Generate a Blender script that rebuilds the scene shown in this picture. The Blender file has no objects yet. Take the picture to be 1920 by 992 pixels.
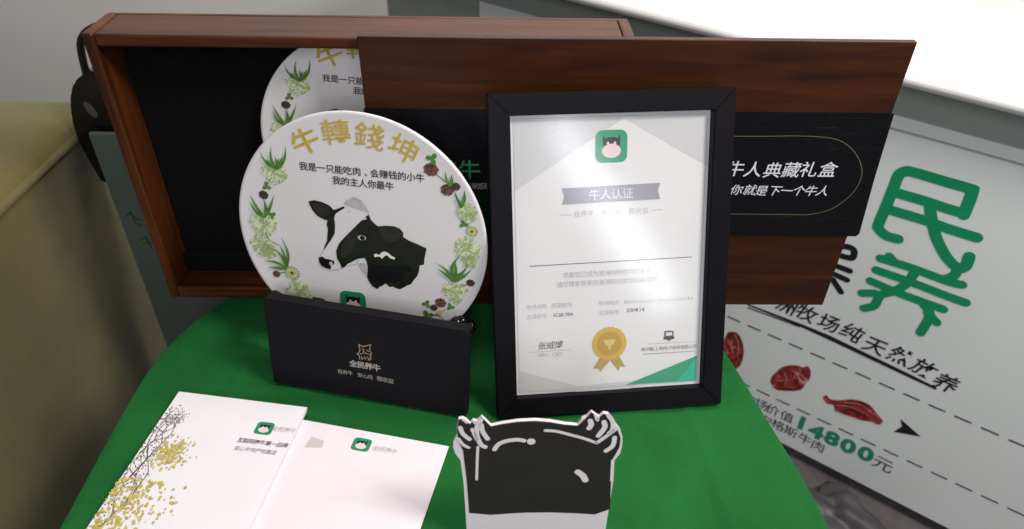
import bpy, bmesh, math, random
from mathutils import Vector, Matrix
random.seed(7)
scene = bpy.context.scene
COL = scene.collection

# ------------------------------------------------------------------ camera
FPX, CX, CY = 1376.0, 960.0, 496.0          # focal length in pixels of the 1920x992 photograph
PITCH, ROLL, CAMH = math.radians(37.5), math.radians(1.2), 0.63
F = Vector((0, math.cos(PITCH), -math.sin(PITCH)))
R0 = Vector((1, 0, 0)); U0 = R0.cross(F)
R = R0 * math.cos(ROLL) + U0 * math.sin(ROLL)
U = R.cross(F)
CAM = Vector((0, 0, CAMH))
cam = bpy.data.cameras.new('camera')
cam.sensor_width = 36.0
cam.lens = FPX / 1920 * 36
cam.clip_start, cam.clip_end = 0.01, 60
cam.dof.use_dof = True
cam.dof.focus_distance = 0.80
cam.dof.aperture_fstop = 6.3
camo = bpy.data.objects.new('camera', cam)
COL.objects.link(camo)
camo.matrix_world = Matrix(((R.x, U.x, -F.x, 0), (R.y, U.y, -F.y, 0), (R.z, U.z, -F.z, CAMH), (0, 0, 0, 1)))
scene.camera = camo

# ------------------------------------------------------------------ light (indoors: ceiling lamp and added fill lights)
world = bpy.data.worlds.new('World')
scene.world = world
world.use_nodes = True
world.node_tree.nodes['Background'].inputs[0].default_value = (0.93, 0.95, 1.0, 1)
world.node_tree.nodes['Background'].inputs[1].default_value = 0.11

def lamp(name, loc, target, sx, sy, power, colour):
    l = bpy.data.lights.new(name, 'AREA')
    l.shape = 'RECTANGLE'; l.size = sx; l.size_y = sy; l.energy = power; l.color = colour
    o = bpy.data.objects.new(name, l); COL.objects.link(o)
    o.location = loc
    o.rotation_euler = (Vector(target) - Vector(loc)).to_track_quat('-Z', 'Y').to_euler()
    return o
lamp('ceiling_lamp', (0.98, 0.12, 1.50), (0.25, 0.60, 0.0), 0.42, 0.42, 22.0, (1.0, 0.955, 0.905))
lamp('front_fill', (0.05, -1.6, 1.45), (0.1, 0.55, 0.2), 0.5, 1.2, 19.0, (0.90, 0.92, 1.0))  # unseen fill added behind the camera to brighten surfaces facing it
strip = lamp('glare_strip', (0.92, -1.6, 0.72), (0.11, 0.62, 0.17), 0.11, 0.95, 3.6, (0.88, 0.90, 1.0))  # unseen strip light added to put a glare streak on the certificate glass
strip.rotation_euler.rotate_axis('Z', math.radians(26))
lamp('wall_fill', (0.5, 1.35, 2.3), (0.4, 2.3, 0.3), 2.4, 0.6, 42.0, (1.0, 0.96, 0.92))  # unseen fill added to brighten the back wall
scene.view_settings.view_transform = 'Standard'
scene.view_settings.look = 'None'
scene.view_settings.exposure = 0.28
scene.view_settings.gamma = 1.0

# ------------------------------------------------------------------ helpers
def srgb(r, g, b):
    f = lambda c: (c / 255 / 12.92) if c / 255 <= 0.04045 else ((c / 255 + 0.055) / 1.055) ** 2.4
    return (f(r), f(g), f(b), 1)

MATS = {}
def mat(name, col, rough=0.6, spec=0.5, var=0.0, vscale=30, bump=0.0, bscale=200, coat=0.0, metal=0.0, stretch=None, sheen=0.0):
    if name in MATS: return MATS[name]
    m = bpy.data.materials.new(name); m.use_nodes = True
    nt = m.node_tree; b = nt.nodes['Principled BSDF']
    b.inputs['Base Color'].default_value = col
    b.inputs['Roughness'].default_value = rough
    b.inputs['Specular IOR Level'].default_value = spec
    b.inputs['Metallic'].default_value = metal
    b.inputs['Coat Weight'].default_value = coat
    b.inputs['Coat Roughness'].default_value = 0.12
    b.inputs['Sheen Weight'].default_value = sheen
    tc = nt.nodes.new('ShaderNodeTexCoord'); mp = nt.nodes.new('ShaderNodeMapping')
    nt.links.new(tc.outputs['Object'], mp.inputs[0])
    if stretch: mp.inputs['Scale'].default_value = stretch
    if var > 0:
        n = nt.nodes.new('ShaderNodeTexNoise'); n.inputs['Scale'].default_value = vscale; n.inputs['Detail'].default_value = 5
        nt.links.new(mp.outputs[0], n.inputs[0])
        r = nt.nodes.new('ShaderNodeValToRGB')
        r.color_ramp.elements[0].position = 0.3; r.color_ramp.elements[1].position = 0.7
        r.color_ramp.elements[0].color = tuple(c * (1 - var) for c in col[:3]) + (1,)
        r.color_ramp.elements[1].color = tuple(min(1, c * (1 + var)) for c in col[:3]) + (1,)
        nt.links.new(n.outputs[0], r.inputs[0]); nt.links.new(r.outputs[0], b.inputs['Base Color'])
        mr = nt.nodes.new('ShaderNodeMapRange')
        mr.inputs['To Min'].default_value = max(0.02, rough - 0.08); mr.inputs['To Max'].default_value = min(1, rough + 0.08)
        nt.links.new(n.outputs[0], mr.inputs[0]); nt.links.new(mr.outputs[0], b.inputs['Roughness'])
    if bump > 0:
        n2 = nt.nodes.new('ShaderNodeTexNoise'); n2.inputs['Scale'].default_value = bscale; n2.inputs['Detail'].default_value = 4
        nt.links.new(mp.outputs[0], n2.inputs[0])
        bp = nt.nodes.new('ShaderNodeBump'); bp.inputs['Strength'].default_value = bump; bp.inputs['Distance'].default_value = 0.001
        nt.links.new(n2.outputs[0], bp.inputs['Height']); nt.links.new(bp.outputs[0], b.inputs['Normal'])
    MATS[name] = m
    return m

def wood_mat(name, dark, light, scale=(6, 40, 60), rough=0.38):
    if name in MATS: return MATS[name]
    m = bpy.data.materials.new(name); m.use_nodes = True
    nt = m.node_tree; b = nt.nodes['Principled BSDF']
    tc = nt.nodes.new('ShaderNodeTexCoord'); mp = nt.nodes.new('ShaderNodeMapping'); mp.inputs['Scale'].default_value = scale
    nt.links.new(tc.outputs['Object'], mp.inputs[0])
    n = nt.nodes.new('ShaderNodeTexNoise'); n.inputs['Scale'].default_value = 1.0; n.inputs['Detail'].default_value = 8; n.inputs['Distortion'].default_value = 0.8
    nt.links.new(mp.outputs[0], n.inputs[0])
    r = nt.nodes.new('ShaderNodeValToRGB')
    r.color_ramp.elements[0].position = 0.32; r.color_ramp.elements[0].color = dark
    r.color_ramp.elements[1].position = 0.68; r.color_ramp.elements[1].color = light
    nt.links.new(n.outputs[0], r.inputs[0]); nt.links.new(r.outputs[0], b.inputs['Base Color'])
    b.inputs['Roughness'].default_value = rough
    b.inputs['Coat Weight'].default_value = 0.12; b.inputs['Coat Roughness'].default_value = 0.25; b.inputs['Specular IOR Level'].default_value = 0.3
    bp = nt.nodes.new('ShaderNodeBump'); bp.inputs['Strength'].default_value = 0.12; bp.inputs['Distance'].default_value = 0.0006
    nt.links.new(n.outputs[0], bp.inputs['Height']); nt.links.new(bp.outputs[0], b.inputs['Normal'])
    MATS[name] = m
    return m

def axes(yaw, lean, spin=0.0):
    u = Vector((math.cos(yaw), math.sin(yaw), 0)); b = Vector((-math.sin(yaw), math.cos(yaw), 0))
    v = Vector((0, 0, 1)) * math.cos(lean) + b * math.sin(lean)
    return u * math.cos(spin) + v * math.sin(spin), v * math.cos(spin) - u * math.sin(spin)

def ray(px, py): return F + R * ((px - CX) / FPX) - U * ((py - CY) / FPX)

class Plane:
    """A real plane in the scene: local x to the right, y into the thing, z up its face."""
    def __init__(s, P, u, v):
        s.P, s.u, s.v = Vector(P), u, v; s.n = u.cross(v)
    def uv(s, px, py, y=0.0):
        d = ray(px, py); P = s.P - s.n * y
        q = CAM + d * ((P - CAM).dot(s.n) / d.dot(s.n)) - P
        return (q.dot(s.u), q.dot(s.v))
    def matrix(s):
        b = -s.n
        return Matrix(((s.u.x, b.x, s.v.x, s.P.x), (s.u.y, b.y, s.v.y, s.P.y), (s.u.z, b.z, s.v.z, s.P.z), (0, 0, 0, 1)))

def tag(o, label, cat, group=None):
    o['label'] = label; o['category'] = cat
    if group: o['group'] = group
    return o
def thing(name, label, cat, matrix=None, group=None):
    o = bpy.data.objects.new(name, None); COL.objects.link(o); o.empty_display_size = 0.02
    if matrix is not None: o.matrix_world = matrix
    return tag(o, label, cat, group)
def link(name, me, m, parent=None, smooth=False):
    o = bpy.data.objects.new(name, me); COL.objects.link(o)
    if m is not None: me.materials.append(m)
    if parent is not None: o.parent = parent
    if smooth:
        for p in me.polygons: p.use_smooth = True
    return o
def from_bm(name, bm, m, parent=None, smooth=False):
    me = bpy.data.meshes.new(name); bm.to_mesh(me); bm.free()
    return link(name, me, m, parent, smooth)
def from_py(name, vs, fs, m, parent=None, smooth=False):
    me = bpy.data.meshes.new(name); me.from_pydata([tuple(v) for v in vs], [], fs); me.update()
    return link(name, me, m, parent, smooth)

def box(name, x0, x1, y0, y1, z0, z1, m, parent=None, bevel=0.001, seg=2):
    bm = bmesh.new(); bmesh.ops.create_cube(bm, size=1)
    for v in bm.verts:
        v.co = Vector(((x0 + x1) / 2 + v.co.x * (x1 - x0), (y0 + y1) / 2 + v.co.y * (y1 - y0), (z0 + z1) / 2 + v.co.z * (z1 - z0)))
    if bevel > 0: bmesh.ops.bevel(bm, geom=list(bm.edges), offset=bevel, segments=seg, affect='EDGES', profile=0.5)
    return from_bm(name, bm, m, parent)

def flat(name, polys, m, parent, y):
    """flat print: polygons given in (x, z) on the face, y in front of it"""
    vs, fs = [], []
    for p in polys:
        a = sum(p[i][0] * p[(i + 1) % len(p)][1] - p[(i + 1) % len(p)][0] * p[i][1] for i in range(len(p)))
        if a < 0: p = p[::-1]
        k = len(vs); vs += [(q[0], y, q[1]) for q in p]; fs.append(list(range(k, k + len(p))))
    return from_py(name, vs, fs, m, parent)

def prism(name, poly, y0, y1, m, parent, bevel=0.0):
    a = sum(poly[i][0] * poly[(i + 1) % len(poly)][1] - poly[(i + 1) % len(poly)][0] * poly[i][1] for i in range(len(poly)))
    if a < 0: poly = poly[::-1]
    bm = bmesh.new()
    f = bm.faces.new([bm.verts.new((q[0], y0, q[1])) for q in poly])
    r = bmesh.ops.extrude_face_region(bm, geom=[f])
    for v in r['geom']:
        if isinstance(v, bmesh.types.BMVert): v.co.y = y1
    bmesh.ops.recalc_face_normals(bm, faces=bm.faces)
    if bevel: bmesh.ops.bevel(bm, geom=list(bm.edges), offset=bevel, segments=2, affect='EDGES')
    return from_bm(name, bm, m, parent)

def stroke(pts, w, w2=None, cap=False):
    """polyline -> one mitred ribbon polygon (optionally with round ends)"""
    P = [Vector(p) for p in pts]; P = [p for k, p in enumerate(P) if k == 0 or (p - P[k - 1]).length > 1e-6]
    n = len(P); Lf, Rt = [], []
    if n < 2: return []
    for i in range(n):
        d1 = (P[i] - P[i - 1]).normalized() if i else (P[1] - P[0]).normalized()
        d2 = (P[i + 1] - P[i]).normalized() if i < n - 1 else d1
        d = d1 + d2
        d = d.normalized() if d.length > 0.05 else d1
        m = 1 / max(0.6, abs(d.dot(d1)))
        ww = (w if w2 is None else w + (w2 - w) * i / (n - 1)) / 2 * m
        nn = Vector((-d.y, d.x)) * ww
        Lf.append(tuple(P[i] + nn)); Rt.append(tuple(P[i] - nn))
    def arc(c, d, r):
        a0 = math.atan2(d.y, d.x)
        return [(c.x + r * math.cos(a0 + t), c.y + r * math.sin(a0 + t)) for t in (math.radians(q) for q in (60, 30, 0, -30, -60))]
    e1, e0 = [], []
    if cap:
        e1 = arc(P[-1], (P[-1] - P[-2]).normalized(), (w if w2 is None else w2) / 2)
        e0 = arc(P[0], (P[0] - P[1]).normalized(), w / 2)
    return [Lf + e1 + Rt[::-1] + e0]
def disc(c, rx, rz=None, n=12, rot=0.0):
    rz = rx if rz is None else rz; o = []
    for i in range(n):
        t = 2 * math.pi * i / n; x, z = rx * math.cos(t), rz * math.sin(t)
        o.append((c[0] + x * math.cos(rot) - z * math.sin(rot), c[1] + x * math.sin(rot) + z * math.cos(rot)))
    return o
def round_stroke(pts, w):
    return stroke(pts, w, None, True)
def smooth_pts(pts, k=6):
    o = []; n = len(pts)
    for i in range(n - 1):
        p0, p1, p2, p3 = [Vector(pts[max(0, min(n - 1, j))]) for j in (i - 1, i, i + 1, i + 2)]
        for s in range(k):
            t = s / k
            o.append(tuple(0.5 * ((2 * p1) + (p2 - p0) * t + (2 * p0 - 5 * p1 + 4 * p2 - p3) * t * t + (3 * p1 - p0 - 3 * p2 + p3) * t ** 3)))
    o.append(tuple(pts[-1])); return o

# layered prints: stacked polygons on one sheet sit 0.02 mm apart so that no two lie in one plane
def flat_layers(name, polys, m, parent, y, step=0.000004):
    vs, fs = [], []
    for j, p in enumerate(polys):
        a = sum(p[i][0] * p[(i + 1) % len(p)][1] - p[(i + 1) % len(p)][0] * p[i][1] for i in range(len(p)))
        if a < 0: p = p[::-1]
        k = len(vs); vs += [(q[0], y - step * (j % 60), q[1]) for q in p]; fs.append(list(range(k, k + len(p))))
    return from_py(name, vs, fs, m, parent)

GLYPH = {}
def glyph(ch, bold=0.0):
    key = (ch, bold)
    if key not in GLYPH:
        c = bpy.data.curves.new('g', 'FONT'); c.body = ch; c.offset = bold; c.resolution_u = 3
        c.fill_mode = 'FRONT'
        o = bpy.data.objects.new('g', c); COL.objects.link(o)
        me = bpy.data.meshes.new_from_object(o.evaluated_get(bpy.context.evaluated_depsgraph_get()))
        vs = [v.co.copy() for v in me.vertices]; fs = [list(p.vertices) for p in me.polygons]
        bpy.data.objects.remove(o); bpy.data.curves.remove(c); bpy.data.meshes.remove(me)
        if vs:
            xs = [v.x for v in vs]; ys = [v.y for v in vs]
            mx = (min(xs) + max(xs)) / 2
            my = 0.36 if ord(ch) > 0x2e80 else 0.34
            vs = [Vector((v.x - mx, v.y - my)) for v in vs]
        GLYPH[key] = (vs, fs)
    return GLYPH[key]
def lettering(name, items, m, parent, y, bold=0.0, shear=0.0, jitter=0.0, sx=1.0):
    """items: (char, x, z, size, rotation)"""
    V, Fs = [], []
    for ch, x, z, s, rot in items:
        if ch == ' ': continue
        vs, fs = glyph(ch, bold); k = len(V)
        rot += random.uniform(-jitter, jitter)
        for v in vs:
            a, b = (v.x * sx + v.y * shear) * s, v.y * s
            V.append((x + a * math.cos(rot) - b * math.sin(rot), y, z + a * math.sin(rot) + b * math.cos(rot)))
        Fs += [[i + k for i in f] for f in fs]
    return from_py(name, V, Fs, m, parent)
def line_items(s, a, b, size, latin=False):
    """spread the characters of s between the local points a and b (centres of first and last character)"""
    n = len(s); rot = math.atan2(b[1] - a[1], b[0] - a[0]); out = []
    wid = [1.0 if ord(c) > 0x2e80 else (0.35 if c in '、,!iIl1.- ()' else 0.6) for c in s]
    pos = [0.0]
    for i in range(1, n): pos.append(pos[-1] + (wid[i - 1] + wid[i]) / 2)
    if n > 1: size = min(size, 1.08 * math.hypot(b[0] - a[0], b[1] - a[1]) / pos[-1])
    for i, c in enumerate(s):
        t = pos[i] / pos[-1] if n > 1 else 0
        out.append((c, a[0] + (b[0] - a[0]) * t, a[1] + (b[1] - a[1]) * t, size, rot))
    return out

def lathe(name, prof, m, parent, n=96, axis='y'):
    vs, fs = [], []
    for r, y in prof:
        for i in range(n):
            t = 2 * math.pi * i / n; vs.append((r * math.cos(t), y, r * math.sin(t)))
    k = len(prof)
    for j in range(k - 1):
        for i in range(n):
            fs.append([j * n + i, j * n + (i + 1) % n, (j + 1) * n + (i + 1) % n, (j + 1) * n + i])
    fs.append(list(range(n))[::-1]); fs.append([(k - 1) * n + i for i in range(n)])
    o = from_py(name, vs, fs, m, parent)
    bm = bmesh.new(); bm.from_mesh(o.data); bmesh.ops.recalc_face_normals(bm, faces=bm.faces); bm.to_mesh(o.data); bm.free()
    for p in o.data.polygons: p.use_smooth = len(p.vertices) == 4
    return o
def tube(name, pts, rad, m, parent, n=10):
    """closed tube along a polyline; rad is a number or a list"""
    vs, fs = [], []; P = [Vector(p) for p in pts]; k = len(P); rr = rad if isinstance(rad, (list, tuple)) else [rad] * k
    for i in range(k):
        t = (P[min(k - 1, i + 1)] - P[max(0, i - 1)]).normalized()
        a = t.cross(Vector((0.31, 0.87, 0.38))).normalized(); b = t.cross(a)
        for j in range(n):
            w = 2 * math.pi * j / n; vs.append(P[i] + (a * math.cos(w) + b * math.sin(w)) * rr[i])
    for i in range(k - 1):
        for j in range(n): fs.append([i * n + j, i * n + (j + 1) % n, (i + 1) * n + (j + 1) % n, (i + 1) * n + j])
    fs.append(list(range(n))[::-1]); fs.append([(k - 1) * n + j for j in range(n)])
    return from_py(name, vs, fs, m, parent, True)

# ------------------------------------------------------------------ materials
M_wood = wood_mat('dark_red_wood', srgb(44, 19, 8), srgb(70, 34, 12))
M_rim = wood_mat('rim_wood', srgb(50, 23, 9), srgb(92, 47, 18), (5, 50, 50))
M_rimv = wood_mat('rim_wood_upright', srgb(50, 23, 9), srgb(92, 47, 18), (50, 50, 5))
M_lining = mat('black_foam', srgb(11, 9, 12), 0.95, 0.12, 0.2, 60, 0.3, 400)
M_band = mat('black_gloss_film', srgb(12, 12, 17), 0.25, 0.35, 0.25, 40, 0.25, 60, 0.15, stretch=(2, 8, 12))
M_white = mat('printed_white', srgb(225, 226, 232), 0.5)
M_goldline = mat('gold_line', srgb(118, 106, 70), 0.4, 0.5)
M_green = mat('print_green', srgb(22, 132, 88), 0.5, 0.4, 0.05, 40)
M_green2 = mat('print_light_green', srgb(60, 178, 150), 0.5)
M_band_green = mat('band_green', srgb(40, 140, 92), 0.5)
M_cer = mat('glazed_ceramic', srgb(226, 221, 220), 0.16, 0.5, 0.015, 12, 0, 0, 0.5)
M_gold = mat('plate_gold', srgb(196, 166, 66), 0.45, 0.5, 0.12, 120)
M_ink = mat('black_ink', srgb(34, 30, 32), 0.5, 0.4)
M_cow = mat('cow_black', srgb(27, 33, 22), 0.35, 0.3, 0.3, 60)
M_cow2 = mat('cow_mid', srgb(38, 43, 31), 0.35, 0.4, 0.3, 80)
M_cow3 = mat('cow_deep_black', srgb(20, 19, 21), 0.35, 0.4)
M_cowgrey = mat('cow_grey', srgb(186, 181, 178), 0.4, 0.4, 0.15, 150)
M_cowwhite = mat('cow_white', srgb(232, 230, 226), 0.3, 0.4)
M_leaf = mat('leaf_print', srgb(84, 130, 58), 0.35, 0.4, 0.3, 150)
M_leafd = mat('leaf_print_dark', srgb(66, 88, 48), 0.35, 0.4, 0.3, 150)
M_umbel = mat('umbel_print', srgb(160, 178, 112), 0.35, 0.4, 0.2, 200)
M_umbel2 = mat('umbel_print_pale', srgb(196, 208, 158), 0.35, 0.4, 0.1, 200)
M_umbel3 = mat('umbel_print_faint', srgb(216, 222, 190), 0.35, 0.4, 0.05, 200)
M_bulb = mat('clover_head_print', srgb(112, 78, 74), 0.35, 0.4, 0.25, 250)
M_bulbd = mat('clover_head_dark', srgb(74, 62, 52), 0.35, 0.4, 0.25, 250)
M_yel = mat('yellow_print', srgb(206, 190, 100), 0.4)
M_pink = mat('pink_print', srgb(226, 200, 200), 0.45)
M_card = mat('charcoal_card', srgb(23, 21, 25), 0.7, 0.12, 0.08, 30, 0.15, 900)
M_cardink = mat('bronze_print', srgb(172, 160, 148), 0.45, 0.5)
M_frame = mat('black_frame_paint', srgb(15, 12, 17), 0.5, 0.1, 0.15, 20, 0.03, 300)
M_paper = mat('certificate_paper', srgb(224, 221, 221), 0.7, 0.3, 0.01, 10)
M_pgrey = mat('certificate_grey', srgb(203, 201, 202), 0.7, 0.3)
M_pgrey2 = mat('certificate_pennant', srgb(154, 151, 161), 0.7, 0.3)
M_ptext = mat('certificate_text', srgb(174, 170, 174), 0.7, 0.3)
M_ptext2 = mat('certificate_dark_text', srgb(112, 108, 112), 0.7, 0.3)
M_ppale = mat('certificate_pale_text', srgb(214, 213, 218), 0.7, 0.3)
M_medal = mat('medal_gold', srgb(206, 172, 88), 0.6, 0.3)
M_medal2 = mat('medal_gold_dark', srgb(190, 154, 76), 0.6, 0.3)
M_medal3 = mat('medal_ribbon', srgb(184, 156, 96), 0.6, 0.3)
M_poster = mat('poster_vinyl', srgb(232, 235, 231), 0.42, 0.4, 0.03, 3, 0.05, 6)
M_posterink = mat('poster_black', srgb(24, 25, 26), 0.5)
M_postergreen = mat('poster_green', srgb(22, 146, 96), 0.5, 0.4, 0.06, 30)
M_posterteal = mat('poster_teal', srgb(40, 138, 110), 0.5)
def meat_mat():
    m = bpy.data.materials.new('meat_red'); m.use_nodes = True
    nt = m.node_tree; b = nt.nodes['Principled BSDF']; b.inputs['Roughness'].default_value = 0.45
    tc = nt.nodes.new('ShaderNodeTexCoord')
    n = nt.nodes.new('ShaderNodeTexNoise'); n.inputs['Scale'].default_value = 38; n.inputs['Detail'].default_value = 6; n.inputs['Distortion'].default_value = 1.6
    r = nt.nodes.new('ShaderNodeValToRGB'); e = r.color_ramp.elements
    e[0].position = 0.30; e[0].color = srgb(78, 22, 24); e[1].position = 0.52; e[1].color = srgb(150, 44, 44)
    k = e.new(0.62); k.color = srgb(170, 66, 62); k = e.new(0.70); k.color = srgb(214, 160, 150)
    nt.links.new(tc.outputs['Object'], n.inputs[0]); nt.links.new(n.outputs[0], r.inputs[0]); nt.links.new(r.outputs[0], b.inputs['Base Color'])
    return m
M_meat = meat_mat()
M_fat = mat('meat_fat', srgb(196, 132, 122), 0.5, 0.4, 0.2, 120)
M_meatd = mat('meat_dark', srgb(92, 30, 30), 0.5, 0.4, 0.3, 100)
M_counter = mat('white_laminate', srgb(224, 220, 218), 0.2, 0.5, 0.02, 4)
M_counterfront = mat('counter_front', srgb(150, 156, 148), 0.6)
M_wall = mat('pale_wall', srgb(222, 219, 214), 0.8, 0.3, 0.03, 2)
M_floor = mat('dark_carpet', srgb(96, 90, 90), 0.9, 0.2, 0.2, 30, 0.3, 300)
M_olive = mat('olive_fabric', srgb(96, 89, 48), 0.85, 0.2, 0.18, 9, 0.35, 500, sheen=0.2)
M_board = mat('grey_board', srgb(84, 94, 84), 0.7, 0.3, 0.08, 8)
M_glue = mat('page_white', srgb(228, 222, 226), 0.5, 0.4, 0.02, 20)
M_pageb = mat('page_blush', srgb(226, 216, 220), 0.5, 0.4, 0.03, 15)
M_tree = mat('tree_print_dark', srgb(92, 88, 84), 0.5, 0.4, 0.3, 200)
M_treey = mat('tree_print_yellow', srgb(186, 168, 74), 0.5, 0.4, 0.25, 200)
M_greyp = mat('grey_print', srgb(172, 164, 166), 0.5)
M_cut = mat('cutout_brown_black', srgb(44, 35, 36), 0.45, 0.4, 0.08, 30)
M_cutw = mat('cutout_white', srgb(226, 214, 220), 0.5, 0.4)
M_lacquer = mat('black_lacquer', srgb(16, 13, 15), 0.18, 0.5, 0.2, 40, 0.1, 80)
M_bag = mat('grey_plastic', srgb(72, 68, 70), 0.45, 0.4, 0.1, 20, 0.3, 60)

# tablecloth: green woven cloth
def cloth_mat():
    m = bpy.data.materials.new('green_cloth'); m.use_nodes = True
    nt = m.node_tree; b = nt.nodes['Principled BSDF']; L = nt.links.new
    b.inputs['Roughness'].default_value = 0.85; b.inputs['Specular IOR Level'].default_value = 0.2
    b.inputs['Sheen Weight'].default_value = 0.25; b.inputs['Sheen Roughness'].default_value = 0.4; b.inputs['Sheen Tint'].default_value = srgb(90, 190, 110)
    tc = nt.nodes.new('ShaderNodeTexCoord')
    w = []
    for d in ('X', 'Y'):
        q = nt.nodes.new('ShaderNodeTexWave'); q.bands_direction = d; q.inputs['Scale'].default_value = 260; q.inputs['Distortion'].default_value = 0.6; q.inputs['Detail'].default_value = 1
        L(tc.outputs['Object'], q.inputs[0]); w.append(q)
    ad = nt.nodes.new('ShaderNodeMath'); ad.operation = 'ADD'; L(w[0].outputs['Fac'], ad.inputs[0]); L(w[1].outputs['Fac'], ad.inputs[1])
    n = nt.nodes.new('ShaderNodeTexNoise'); n.inputs['Scale'].default_value = 9; n.inputs['Detail'].default_value = 5; n.inputs['Distortion'].default_value = 0.7; L(tc.outputs['Object'], n.inputs[0])
    n3 = nt.nodes.new('ShaderNodeTexNoise'); n3.inputs['Scale'].default_value = 420; n3.inputs['Detail'].default_value = 3; L(tc.outputs['Object'], n3.inputs[0])
    r = nt.nodes.new('ShaderNodeValToRGB'); r.color_ramp.elements[0].position = 0.3; r.color_ramp.elements[1].position = 0.72
    r.color_ramp.elements[0].color = srgb(17, 82, 34); r.color_ramp.elements[1].color = srgb(26, 104, 45)
    mm = nt.nodes.new('ShaderNodeMixRGB'); mm.inputs[0].default_value = 0.35
    L(n.outputs[0], mm.inputs[1]); L(n3.outputs[0], mm.inputs[2]); L(mm.outputs[0], r.inputs[0]); L(r.outputs[0], b.inputs['Base Color'])
    b1 = nt.nodes.new('ShaderNodeBump'); b1.inputs['Strength'].default_value = 0.5; b1.inputs['Distance'].default_value = 0.006; L(n.outputs[0], b1.inputs['Height'])
    b2 = nt.nodes.new('ShaderNodeBump'); b2.inputs['Strength'].default_value = 0.35; b2.inputs['Distance'].default_value = 0.0004; L(ad.outputs[0], b2.inputs['Height']); L(b1.outputs[0], b2.inputs['Normal'])
    L(b2.outputs[0], b.inputs['Normal'])
    return m
M_cloth = cloth_mat()

# ------------------------------------------------------------------ setting
FLOOR = -0.75
def sheet(name, corners, m):
    o = from_py(name, corners, [[0, 1, 2, 3]], m); o['kind'] = 'structure'; return o
sheet('floor', [(-3, -1.0, FLOOR), (4, -1.0, FLOOR), (4, 2.6, FLOOR), (-3, 2.6, FLOOR)], M_floor)
sheet('back_wall', [(-3, 2.4, FLOOR), (4, 2.4, FLOOR), (4, 2.4, 2.6), (-3, 2.4, 2.6)], M_wall)

# ------------------------------------------------------------------ counter with poster on the right
CU = Vector((0.8, -0.6, 0)); CV = Vector((0, 0, 1))
PP = Plane((0.676, 1.065, FLOOR), CU, CV)
counter = thing('display_counter', 'white topped counter standing behind the green table, poster on its front', 'counter', PP.matrix())
zt = PP.uv(1740, 150, -0.05)[1]; zs = PP.uv(1740, 178, -0.05)[1]; zg = PP.uv(1740, 233)[1]
box('counter_top', -1.3, 1.6, -0.05, 0.62, zs, zt, M_counter, counter, 0.012, 4)
box('front_panel', -1.25, 1.55, 0.004, 0.56, 0.06, zs - 0.001, M_counterfront, counter, 0.003)
box('plinth', -1.2, 1.5, 0.03, 0.5, 0.001, 0.059, mat('plinth_black', srgb(30, 28, 28), 0.7), counter, 0.002)
poster = thing('promotional_poster', 'pale poster with large green characters and pictures of raw meat on counter front', 'poster', PP.matrix())
zb = PP.uv(1504, 872)[1]
box('sheet', -0.95, 0.62, 0.0002, 0.003, 0.035, zg, M_poster, poster, 0.0)
flat('border_line', stroke([PP.uv(1640, 232), PP.uv(1776, 269)], 0.004), M_greyp, poster, -0.0004)
flat('border_line', stroke([(PP.uv(1776, 269)[0], PP.uv(1776, 269)[1]), (0.6, PP.uv(1776, 269)[1])], 0.004), M_greyp, poster, -0.0004)
def pz(ox, oy, sc): return lambda x, y: PP.uv(ox + x / sc, oy + y / sc)
a = pz(1620, 290, 2.831)
SW = 0.0185
def pst(name, lists, m, w, y=-0.0005, pl=None):
    polys = []
    for l in lists: polys += round_stroke(smooth_pts(l, 5), w)
    return flat_layers(name, polys, m, poster, y)
pst('green_character', [
    [a(182, 448), a(120, 430), a(80, 395), a(78, 370), a(120, 270), a(160, 170), a(185, 110), a(215, 90), a(260, 92), a(440, 145), a(560, 180), a(575, 200), a(530, 320)],
    [a(165, 200), a(320, 245), a(440, 285), a(520, 308)],
    [a(135, 292), a(330, 350), a(440, 390), a(600, 440)],
    [a(350, 260), a(358, 330), a(385, 440), a(440, 545), a(500, 600), a(540, 590), a(560, 540)]], M_postergreen, SW)
pst('green_character', [
    [a(88, 550), a(250, 600), a(440, 670), a(520, 690)],
    [a(135, 540), a(160, 570)], [a(430, 660), a(480, 640), a(500, 600)],
    [a(65, 612), a(260, 680), a(440, 750), a(540, 785)],
    [a(35, 670), a(200, 740), a(420, 820)],
    [a(270, 625), a(225, 685), a(160, 725), a(90, 745), a(55, 800), a(0, 815)], [a(-10, 735), a(60, 735)],
    [a(310, 785), a(350, 850), a(300, 945)], [a(340, 840), a(385, 890)]], M_postergreen, SW * 0.9)
b = pz(1340, 230, 2.68)
pst('black_character', [[b(600, 625), b(660, 622), b(695, 635), b(702, 655), b(688, 680), b(635, 668)], [b(618, 722), b(680, 745)], [b(603, 762), b(665, 790)], [b(595, 790), b(635, 850)]], M_posterink, 0.012)
c = pz(1380, 540, 2.755)
def pchars(name, items, size, m, bold=0.0, shear=0.0, jitter=0.0, sx=1.0, y=-0.0005):
    it = []
    for ch, x, z in items:
        p = c(x, z); it.append((ch, p[0], p[1], size, 0.0))
    return lettering(name, it, m, poster, y, bold, shear, jitter, sx)
pchars('brush_lettering', [('洲', 262, 92), ('牧', 365, 132), ('场', 480, 182), ('纯', 600, 232), ('天', 720, 300), ('然', 848, 352), ('放', 970, 415), ('养', 1085, 492)], 0.044, M_posterink, 0.012, 0.16, 0.12, 0.95)
flat('underline', stroke([c(60, 85), c(330, 190), c(480, 255), c(1030, 520)][0:3], 0.004, 0.011) + stroke([c(480, 255), c(900, 455), c(1035, 520)], 0.011, 0.006), M_posterink, poster, -0.0005)
flat('underline', stroke([c(60, 100), c(330, 200)], 0.003), M_posterink, poster, -0.0006)
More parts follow.
